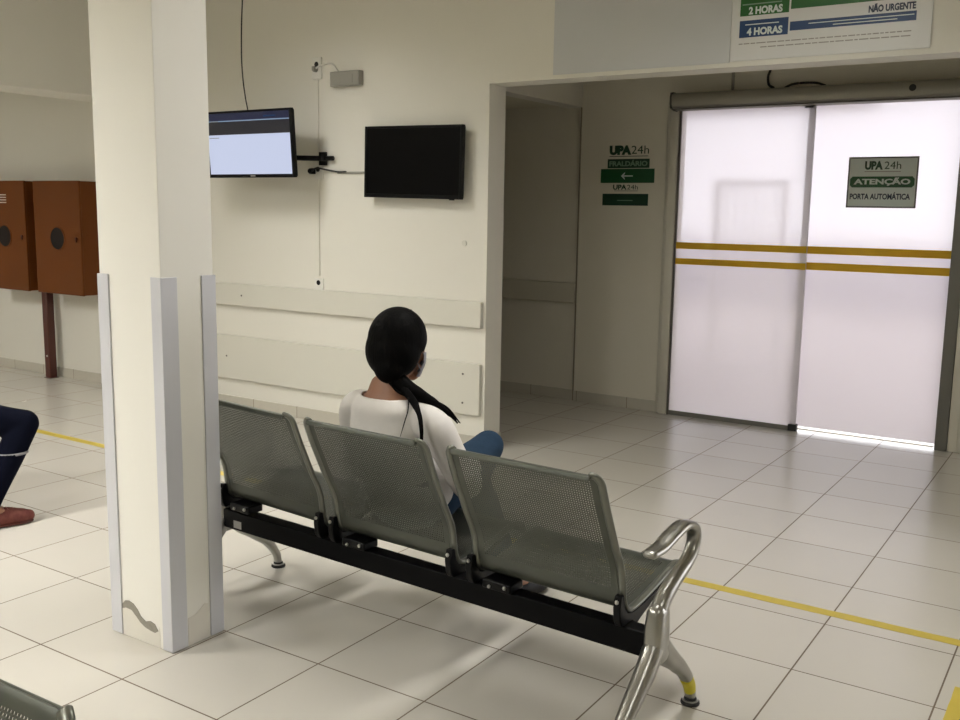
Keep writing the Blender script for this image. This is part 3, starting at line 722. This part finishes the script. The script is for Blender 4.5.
main = bench('three-seat grey metal bench where the woman in white sits', FR, RZ, True, True)
bench('grey metal bench at the lower left corner, only one seat back showing', (-2.215, -2.933, 0), PI)
bench('grey metal bench under the person in dark trousers, left of the pillar', (-3.700, -.865, 0), 0)

# ================================================================== PEOPLE
def remesh(o, vox, smooth_it=4):
    md = o.modifiers.new('r', 'REMESH'); md.mode = 'VOXEL'; md.voxel_size = vox; md.use_smooth_shade = True
    if smooth_it:
        s = o.modifiers.new('s', 'SMOOTH'); s.factor = .5; s.iterations = smooth_it
    bake(o)
    for p in o.data.polygons: p.use_smooth = True
    return o

def head(mb, c, yaw_, pitch_=0, sc=1.0):
    """c = centre of the skull; yaw turns the face from +y towards -x"""
    R = Matrix.Rotation(yaw_, 3, 'Z') @ Matrix.Rotation(pitch_, 3, 'X')
    c = Vector(c)
    def fn(v):
        x, y_, z = v
        s = 1.0
        if z < 0:
            s = 1-.34*(-z)**1.6
            if y_ > 0: y_ = y_*(1+.02*(-z))
            else: y_ *= 1-.35*(-z)
        x *= s
        if y_ > 0 and z > -.2: y_ *= 1-.06*(1-abs(x))*0
        # eye hollows, nose ridge, brow
        if y_ > .5:
            for ex in (-.42, .42):
                d = ((x-ex)/.22)**2+((z-.0)/.13)**2
                y_ -= .07*math.exp(-d)
            y_ += .035*math.exp(-((z-.20)/.12)**2)
        return (x, y_, z)
    def T(v): p = R @ Vector(v)*sc; return tuple(c+p)
    tmp = MB().ell((0, 0, 0), (.075, .094, .118), 40, 28, fn)
    # nose, chin, ears, lips
    tmp.sweep([(0, .088, .012), (0, .100, -.010), (0, .112, -.032), (0, .098, -.042)], [(.007, .007), (.009, .009), (.013, .012), (.012, .008)], 10)
    tmp.ell((0, .072, -.098), (.026, .022, .020), 14, 8)
    tmp.ell((0, .089, -.066), (.024, .012, .011), 14, 8)
    for s in (-1, 1): tmp.ell((s*.077, -.006, -.010), (.010, .019, .031), 12, 8)
    mb.add([T(v) for v in tmp.v], tmp.f)
    return T

def hand(mb, wrist, d, nrm, thumb_side, curl=.5, L=.175):
    """d = direction of the fingers, nrm = back of the hand normal"""
    d = Vector(d).normalized(); nrm = Vector(nrm); nrm = (nrm-d*nrm.dot(d)).normalized(); s = d.cross(nrm).normalized()*thumb_side
    w_ = Vector(wrist)
    mb.sweep([w_-d*.02, w_+d*.03, w_+d*.065, w_+d*.088], [(.025, .018), (.034, .016), (.040, .014), (.038, .012)], 14, side=s)
    for k, (off, ln) in enumerate(((.030, .070), (.010, .080), (-.010, .074), (-.029, .058))):
        p = w_+d*.078+s*off; pts = [p]; ang = .15; q = p
        for f, c_ in ((.45, curl*.6), (.30, curl), (.25, curl*.8)):
            ang += c_; q = q+(d*math.cos(ang)-nrm*math.sin(ang))*ln*f+s*off*.10*f; pts.append(q)
        mb.sweep([p-d*.015]+pts, [.0095, .0095, .009, .0085, .007], 10, sub=3)
    p = w_+d*.022+s*.026
    mb.sweep([w_+d*.012+s*.012, p, p+d*.028+s*.020-nrm*.008, p+d*.052+s*.022-nrm*.018, p+d*.070+s*.018-nrm*.026], [.012, .0125, .011, .010, .008], 10, sub=3)

def shoe(mb, ankle, toe_dir, L=.25):
    d = Vector(toe_dir).normalized(); a = Vector((ankle[0], ankle[1], 0)); s = Vector((d.y, -d.x, 0))
    h0 = ankle[2]
    mb.sweep([a-d*.060+Vector((0, 0, .034)), a+Vector((0, 0, .040)), a+d*.07+Vector((0, 0, .048)), a+d*(L-.10)+Vector((0, 0, .037)), a+d*(L-.065)+Vector((0, 0, .033))],
             [(.032, .032), (.036, .038), (.044, .046), (.045, .037), (.036, .029)], 16, side=s)
    mb.sweep([a-d*.012+Vector((0, 0, .05)), a-d*.008+Vector((0, 0, .075)), a-d*.005+Vector((0, 0, .098))], [(.036, .044), (.037, .043), (.038, .042)], 14, side=s, cap=False)

def person(label, loc, rz, J, kind, cloth, voxel=.006):
    """J: joints in local coordinates"""
    V3 = Vector
    body = MB()
    T = head(body, J['head'], J['yaw'], J.get('pitch', 0))
    n0, n1 = V3(J['neck0']), V3(J['neck1'])
    body.sweep([n0-V3((0, 0, .036)), n0-V3((0, 0, .006)), (n0+n1)/2, n1], [(.128, .050), (.088, .056), (.055, .054), (.050, .052)], 18)
    pv, ws, ch, sh = (V3(J[k]) for k in ('pelvis', 'waist', 'chest', 'shoulder'))
    hw = J.get('hw', .155); cw = J.get('cw', .150); wa = J.get('ww', .125)
    body.sweep([pv, pv+V3((0, 0, .03)), ws, ch, sh-V3((0, 0, .015)), n0+V3((0, 0, .0))], [(hw*.9, .11), (hw, .12), (wa, .092), (cw, .105), (cw*.93, .082), (.085, .060)], 22)
    for s in ('L', 'R'):
        a, e, w_ = V3(J['sh'+s]), V3(J['el'+s]), V3(J['wr'+s])
        body.sweep([sh*.35+a*.65+V3((0, 0, .0)), a, a.lerp(e, .5), e], [.050, .050, .042, .036], 14)
        body.sweep([e, e.lerp(w_, .3), w_], [.036, .038, .025], 12)
        hand(body, w_, J['hd'+s], J['hn'+s], J['ht'+s])
        h, k, f = V3(J['hip'+s]), V3(J['kn'+s]), V3(J['an'+s])
        body.sweep([h, h.lerp(k, .5), k], [.080, .068, .052], 14)
        body.sweep([k, k.lerp(f, .3), f], [.052, .052, .034], 14)
        d = V3(J['toe'+s]).normalized(); g = V3((0, 0, 1))
        body.sweep([f, f+d*.06-g*.03, f+d*.13-g*.05], [(.032, .034), (.035, .026), (.032, .018)], 12)
    bo = obj('person', body, M[cloth['skin']]); remesh(bo, voxel, 3); bo.location = loc; bo.rotation_euler = (0, 0, rz)
    tag(bo, label, 'person')
    # --- top
    g = .012
    top = MB(); top.sweep([pv-V3((0, 0, .02)), pv+V3((0, 0, .06)), ws, ch, sh-V3((0, 0, .012)), n0+V3((0, 0, -.010))], [(hw+g, .125+g), (hw+g, .118+g), (wa+.018, .098+g), (cw+g+.004, .112+g), (cw*.95+g, .086+g), (.100, .058+g)], 26)
    for s in ('L', 'R'):
        a, e, w_ = V3(J['sh'+s]), V3(J['el'+s]), V3(J['wr'+s])
        end = e.lerp(w_, J.get('sleeve', .75))
        top.sweep([sh*.42+a*.58+V3((0, 0, .002)), a+V3((0, 0, 0)), a.lerp(e, .5), e, end], [.056, .057, .052, .047, .040], 16)
    to = obj('shirt', top, M[cloth['top']]); remesh(to, .008, 5)
    # open the neckline
    bm = bmesh.new(); bm.from_mesh(to.data); nc = n0+V3(J.get('nc', (0, 0, .0)))
    nr = J.get('nr', (.095, .085)); kill = [v for v in bm.verts if ((v.co.x-nc.x)/nr[0])**2+((v.co.y-nc.y)/nr[1])**2 < 1 and v.co.z > nc.z-J.get('cut', .045)]
    bmesh.ops.delete(bm, geom=kill, context='VERTS')
    for _ in range(12):
        bnd = [v for v in bm.verts if v.is_boundary]; new = {}
        for v in bnd:
            ns_ = [e.other_vert(v).co for e in v.link_edges if e.is_boundary]
            if len(ns_) == 2: new[v] = v.co*.4+(ns_[0]+ns_[1])*.3
        for v, c_ in new.items(): v.co = c_
    bm.to_mesh(to.data); bm.free()
    for q in to.data.polygons: q.use_smooth = True
    md = to.modifiers.new('th', 'SOLIDIFY'); md.thickness = .004; md.offset = 1
    to.parent = bo
    # --- trousers
    tr = MB(); tr.sweep([pv-V3((0, 0, .01)), pv+V3((0, 0, .03)), pv+V3((0, 0, .08))], [(hw*.95+.008, .12), (hw+.012, .132), (hw*.96+.004, .118)], 22)
    for s in ('L', 'R'):
        h, k, f = V3(J['hip'+s]), V3(J['kn'+s]), V3(J['an'+s]); loose = cloth.get('loose', .008)
        tr.sweep([h, h.lerp(k, .5), k], [.090+loose, .076+loose, .058+loose], 18)
        tr.sweep([k, k.lerp(f, .3), k.lerp(f, .97)], [.058+loose, .056+loose, .042+loose], 18)
    to2 = obj('trousers', tr, M[cloth['legs']]); remesh(to2, .008, 4); to2.parent = bo
    if cloth.get('band'):
        for s in ('R', 'L'):
            k, f = V3(J['kn'+s]), V3(J['an'+s]); p0 = k.lerp(f, .33); p1 = p0+V3((0, 0, -.013))
            r = .052+cloth.get('loose', .008)+.004
            o_ = obj('reflective_band', MB().sweep([p0, p1], [(r, r*1.16), (r, r*1.16)], 28, cap=False, sub=2), M['band'], to2, smooth=True); o_['label'] = 'pale band below the knee'
    for s in ('L', 'R'):
        sm = MB(); f = V3(J['an'+s]); flat = f.z < .13
        if flat: shoe(sm, f, J['toe'+s])
        else:
            d = V3(J['toe'+s]).normalized(); shoe(sm, (0, 0, .1), (0, 1, 0))
            xax = d.cross(V3((0, 0, 1))).normalized(); zax = xax.cross(d); RR = Matrix((xax, d, zax)).transposed()
            sm.v = [tuple(f+RR @ (V3(v)-V3((0, 0, .1)))) for v in sm.v]
        so = obj('shoe', sm, M[cloth['shoe']]); remesh(so, .006, 3); so.parent = bo
        if cloth.get('laces'):
            d = V3(J['toe'+s]).normalized(); sx = V3((d.y, -d.x, 0)); a = V3((f.x, f.y, 0)); lm = MB()
            for k in range(4):
                c0 = a+d*(.045+k*.022)+V3((0, 0, .107-k*.0075)); sgn = 1 if k % 2 else -1
                lm.sweep([c0-sx*.022+V3((0, 0, -.010)), c0+d*.004*sgn, c0+sx*.022+V3((0, 0, -.010))], [.003], 6, sub=4)
            obj('laces', lm, M['lace'], so, smooth=True)
            sl = MB(); sl.sweep([a-d*.065+V3((0, 0, .010)), a+V3((0, 0, .010)), a+d*.08+V3((0, 0, .010)), a+d*.16+V3((0, 0, .010)), a+d*.195+V3((0, 0, .012))], [(.034, .010), (.038, .010), (.044, .010), (.045, .010), (.034, .010)], 16, side=sx)
            obj('sole', sl, M['post'], so, smooth=True)
    # --- face
    for s in (-1, 1):
        e_ = MB().ell((0, 0, 0), (.0125, .0125, .0125), 16, 10); e_.v = [T((v[0]+s*.031, v[1]+.0700, v[2]+.0)) for v in e_.v]
        eo = obj('eye', e_, M['eye'], bo, smooth=True)
        e_ = MB().ell((0, 0, 0), (.0055, .003, .0055), 12, 8); e_.v = [T((v[0]+s*.031, v[1]+.0815, v[2])) for v in e_.v]
        obj('iris', e_, M['iris'], eo, smooth=True)
    if kind == 'mask':
        mk = MB()
        nu, nv = 14, 8; g_ = []
        for a in range(nv+1):
            for b_ in range(nu+1):
                th = -1.05+2.1*b_/nu; zz = -.012-.088*a/nv; bulge = math.sin(PI*a/nv)*.006
                rx = .079-(.022*max(0, -zz-.05)/.05); ry = .106-(.006*(a/nv)); nose = .016*math.exp(-(th/.28)**2)*math.exp(-((zz+.03)/.022)**2)
                g_.append(T((math.sin(th)*rx, math.cos(th)*(ry+nose)+bulge-.004, zz)))
        mk.add(g_, [(a*(nu+1)+b_, a*(nu+1)+b_+1, (a+1)*(nu+1)+b_+1, (a+1)*(nu+1)+b_) for a in range(nv) for b_ in range(nu)])
        mo = obj('face_mask', mk, M['mask'], bo, smooth=True); md = mo.modifiers.new('s', 'SOLIDIFY'); md.thickness = .002
        sp = MB()
        for s in (-1, 1):
            for za, zb in ((-.02, .01), (-.085, -.03)):
                sp.sweep([T((s*.069, .048, za)), T((s*.080, .018, (za+zb)/2)), T((s*.081, -.018, zb))], [.0013], 6)
        obj('ear_loop', sp, M['mask'], mo, smooth=True)
    else:
        lm = MB().ell((0, 0, 0), (.022, .007, .007), 14, 8); lm.v = [T((v[0], v[1]+.0985, v[2]-.066)) for v in lm.v]; obj('lips', lm, M['lip'], bo, smooth=True)
    return bo, T

# the woman: local frame is the bench's own, so she sits on its middle seat
WX = -1.045
JW = dict(head=(WX+.010, -.215, 1.073), yaw=math.radians(-6), pitch=math.radians(-10), neck0=(WX, -.258, .925), neck1=(WX-.003, -.225, 1.02),
    pelvis=(WX, -.16, .56), waist=(WX, -.215, .67), chest=(WX, -.245, .785), shoulder=(WX, -.262, .868),
    shL=(WX-.165, -.255, .832), shR=(WX+.190, -.245, .812), elL=(WX-.215, -.19, .60), elR=(WX+.262, -.16, .61),
    wrL=(WX-.09, .05, .625), wrR=(WX+.11, .06, .62), hdL=(.75, .6, .05), hdR=(-.75, .6, .08), hnL=(0, -.2, 1), hnR=(0, -.2, 1), htL=-1, htR=1,
    hipL=(WX-.085, -.13, .515), hipR=(WX+.085, -.13, .52), knL=(WX-.04, .27, .515), knR=(WX+.052, .255, .635),
    anL=(WX+.145, .31, .10), anR=(WX-.17, .37, .30), toeL=(.1, .98, 0), toeR=(-.25, .85, -.35), hw=.165, ww=.125, cw=.145, sleeve=.8,
    nc=(0, .0, -.004), nr=(.135, .090), cut=.018)
wo, TW = person('woman in a white top with long black hair seated on the bench', FR, RZ, JW, 'mask', dict(skin='skin', top='shirt', legs='jeans', shoe='plastic', loose=.004))
def head_hair(T, bo, long=True):
    h = MB()
    def fn(v):
        x, y_, z = v
        if z < 0: x *= 1-.10*(-z); y_ *= 1-.10*(-z)
        return (x, y_, z)
    e = MB().ell((0, 0, 0), (.100, .106, .114), 36, 24, fn); h.add([T((v[0], v[1]-.020, v[2]+.020)) for v in e.v], e.f)
    if long:
        e = MB().ell((0, 0, 0), (.102, .092, .103), 30, 20); h.add([T((v[0], v[1]-.034, v[2]-.017)) for v in e.v], e.f)
        e = MB().ell((0, 0, 0), (.060, .052, .058), 24, 16); h.add([T((v[0]+.022, v[1]-.060, v[2]-.076)) for v in e.v], e.f)
    return h
h = head_hair(TW, wo); ho = obj('hair', h, M['hair']); remesh(ho, .007, 5)
# keep the face clear of hair
inv = Matrix.Rotation(JW['pitch'], 3, 'X').inverted() @ Matrix.Rotation(JW['yaw'], 3, 'Z').inverted(); hc = Vector(JW['head'])
for v in ho.data.vertices:
    p = inv @ (v.co-hc)
    if p.y > (.045+.02*max(0, p.z/.05) if p.z > -.01 else .025) and p.z < .055 and abs(p.x) < .2: v.co = v.co-(v.co-hc)*min(.45, max(0, p.y-(.045 if p.z > -.01 else .025))*9)
ho.parent = wo
pony = MB()
x0 = WX
pony.sweep([(x0+.020, -.275, .985), (x0+.060, -.272, .950), (x0+.105, -.245, .918), (x0+.142, -.218, .893), (x0+.180, -.195, .868), (x0+.210, -.175, .842), (x0+.222, -.165, .820)], [(.038, .034), (.037, .032), (.033, .027), (.027, .020), (.017, .011), (.008, .005), (.002, .002)], 14)
pony.sweep([(x0+.075, -.285, .945), (x0+.135, -.295, .905), (x0+.180, -.318, .870), (x0+.200, -.330, .83), (x0+.204, -.334, .79), (x0+.195, -.334, .73)], [(.016, .012), (.014, .009), (.009, .006), (.008, .005), (.007, .004), (.003, .002)], 10)
for k in range(9):
    a = random.uniform(-.02, .02); pony.sweep([(x0+.04+a, -.30, .97), (x0+.09+a, -.29+a, .93), (x0+.14+a*1.4, -.235+a, .900), (x0+.18+a*1.2, -.20+a, .872), (x0+.225+a*1.2, -.175, .825)], [.004, .004, .003, .002, .001], 6)
pony.sweep([(x0+.12, -.30, .915), (x0+.15, -.34, .88), (x0+.158, -.365, .85), (x0+.148, -.375, .80)], [.003, .0025, .002, .001], 6)
po = obj('ponytail', pony, M['hair'], wo, smooth=True)
po2 = obj('wristband', MB().cyl((0, 0, 0), 'x', .030, .012, 18), M['plastic'], wo, .002); v = Vector(JW['elR']).lerp(Vector(JW['wrR']), .90); po2.location = v
po2.rotation_euler = (0, 0, math.atan2(JW['wrR'][1]-JW['elR'][1], JW['wrR'][0]-JW['elR'][0]))

# the person left of the pillar, mostly outside the view
MX = -3.97; MY = -.93
JM = dict(head=(0, .02, 1.165), yaw=.15, pitch=-.1, neck0=(0, -.02, 1.01), neck1=(0, .0, 1.09), pelvis=(0, -.02, .585), waist=(0, -.05, .70), chest=(0, -.05, .86), shoulder=(0, -.04, .97),
    shL=(-.20, -.03, .95), shR=(.185, -.03, .95), elL=(-.25, .02, .74), elR=(.17, .04, .75), wrL=(-.16, .22, .64), wrR=(.08, .22, .64), hdL=(.25, .95, -.1), hdR=(-.2, .95, -.1), hnL=(0, 0, 1), hnR=(0, 0, 1), htL=-1, htR=1,
    hipL=(-.095, .02, .555), hipR=(.10, .02, .555), knL=(-.20, .40, .50), knR=(.375, .385, .475), anL=(-.18, .36, .10), anR=(.385, .165, .10), toeL=(-.1, .98, 0), toeR=(.27, .96, 0), hw=.175, ww=.145, cw=.17, sleeve=.25)
mo, TM = person('person in dark navy trousers and red laced shoes at the left edge', (MX, MY, 0), 0, JM, 'plain', dict(skin='skin2', top='navycloth', legs='navycloth', shoe='redshoe', loose=.010, band=True, laces=True))
h = head_hair(TM, mo, False); hm = obj('hair', h, M['hair']); remesh(hm, .008, 4)
inv = Matrix.Rotation(JM['pitch'], 3, 'X').inverted() @ Matrix.Rotation(JM['yaw'], 3, 'Z').inverted(); hc = Vector(JM['head'])
for v in hm.data.vertices:
    p = inv @ (v.co-hc)
    if (p.y > .03 and p.z < .06) or p.z < -.06: v.co = v.co-(v.co-hc)*.4
hm.parent = mo

# ================================================================== OUTSIDE (seen blurred through the frosted glass)
struct('ground_outside', MB().box(-9, 8, 3.98, 22, -.12, -.02), M['conc'], 'pale paving outside the door')
tag(obj('outdoor_wall', MB().box(-9, 8, 14, 14.2, -.02, 1.05), M['outcar']), 'low grey wall seen blurred through the frosted door', 'wall')
gt = thing('outdoor_gate', 'narrow pale barred gate seen blurred through the left glass leaf', 'gate', (-2.05, 5.6, -.02))
m = MB().box(-.33, -.29, -.03, .03, 0, 1.86).box(.29, .33, -.03, .03, 0, 1.86).box(-.33, .33, -.02, .02, 1.82, 1.86).box(-.33, .33, -.02, .02, 1.1, 1.14).box(-.33, .33, -.02, .02, .1, .14)
obj('gate_frame', m, M['outgate'], gt)
for k in range(6): obj('bar', MB().box(-.22+k*.088-.009, -.22+k*.088+.009, -.010, .010, .14, 1.82), M['outgate'], gt)
tag(obj('outdoor_light_blocker', MB().box(-6, -1.3, 3.98, 7.2, 2.58, 2.70), M['outblocker']), 'unseen slab added outside to shade the left glass leaf', 'light blocker')  # slab added out of view so less sky light reaches the left leaf
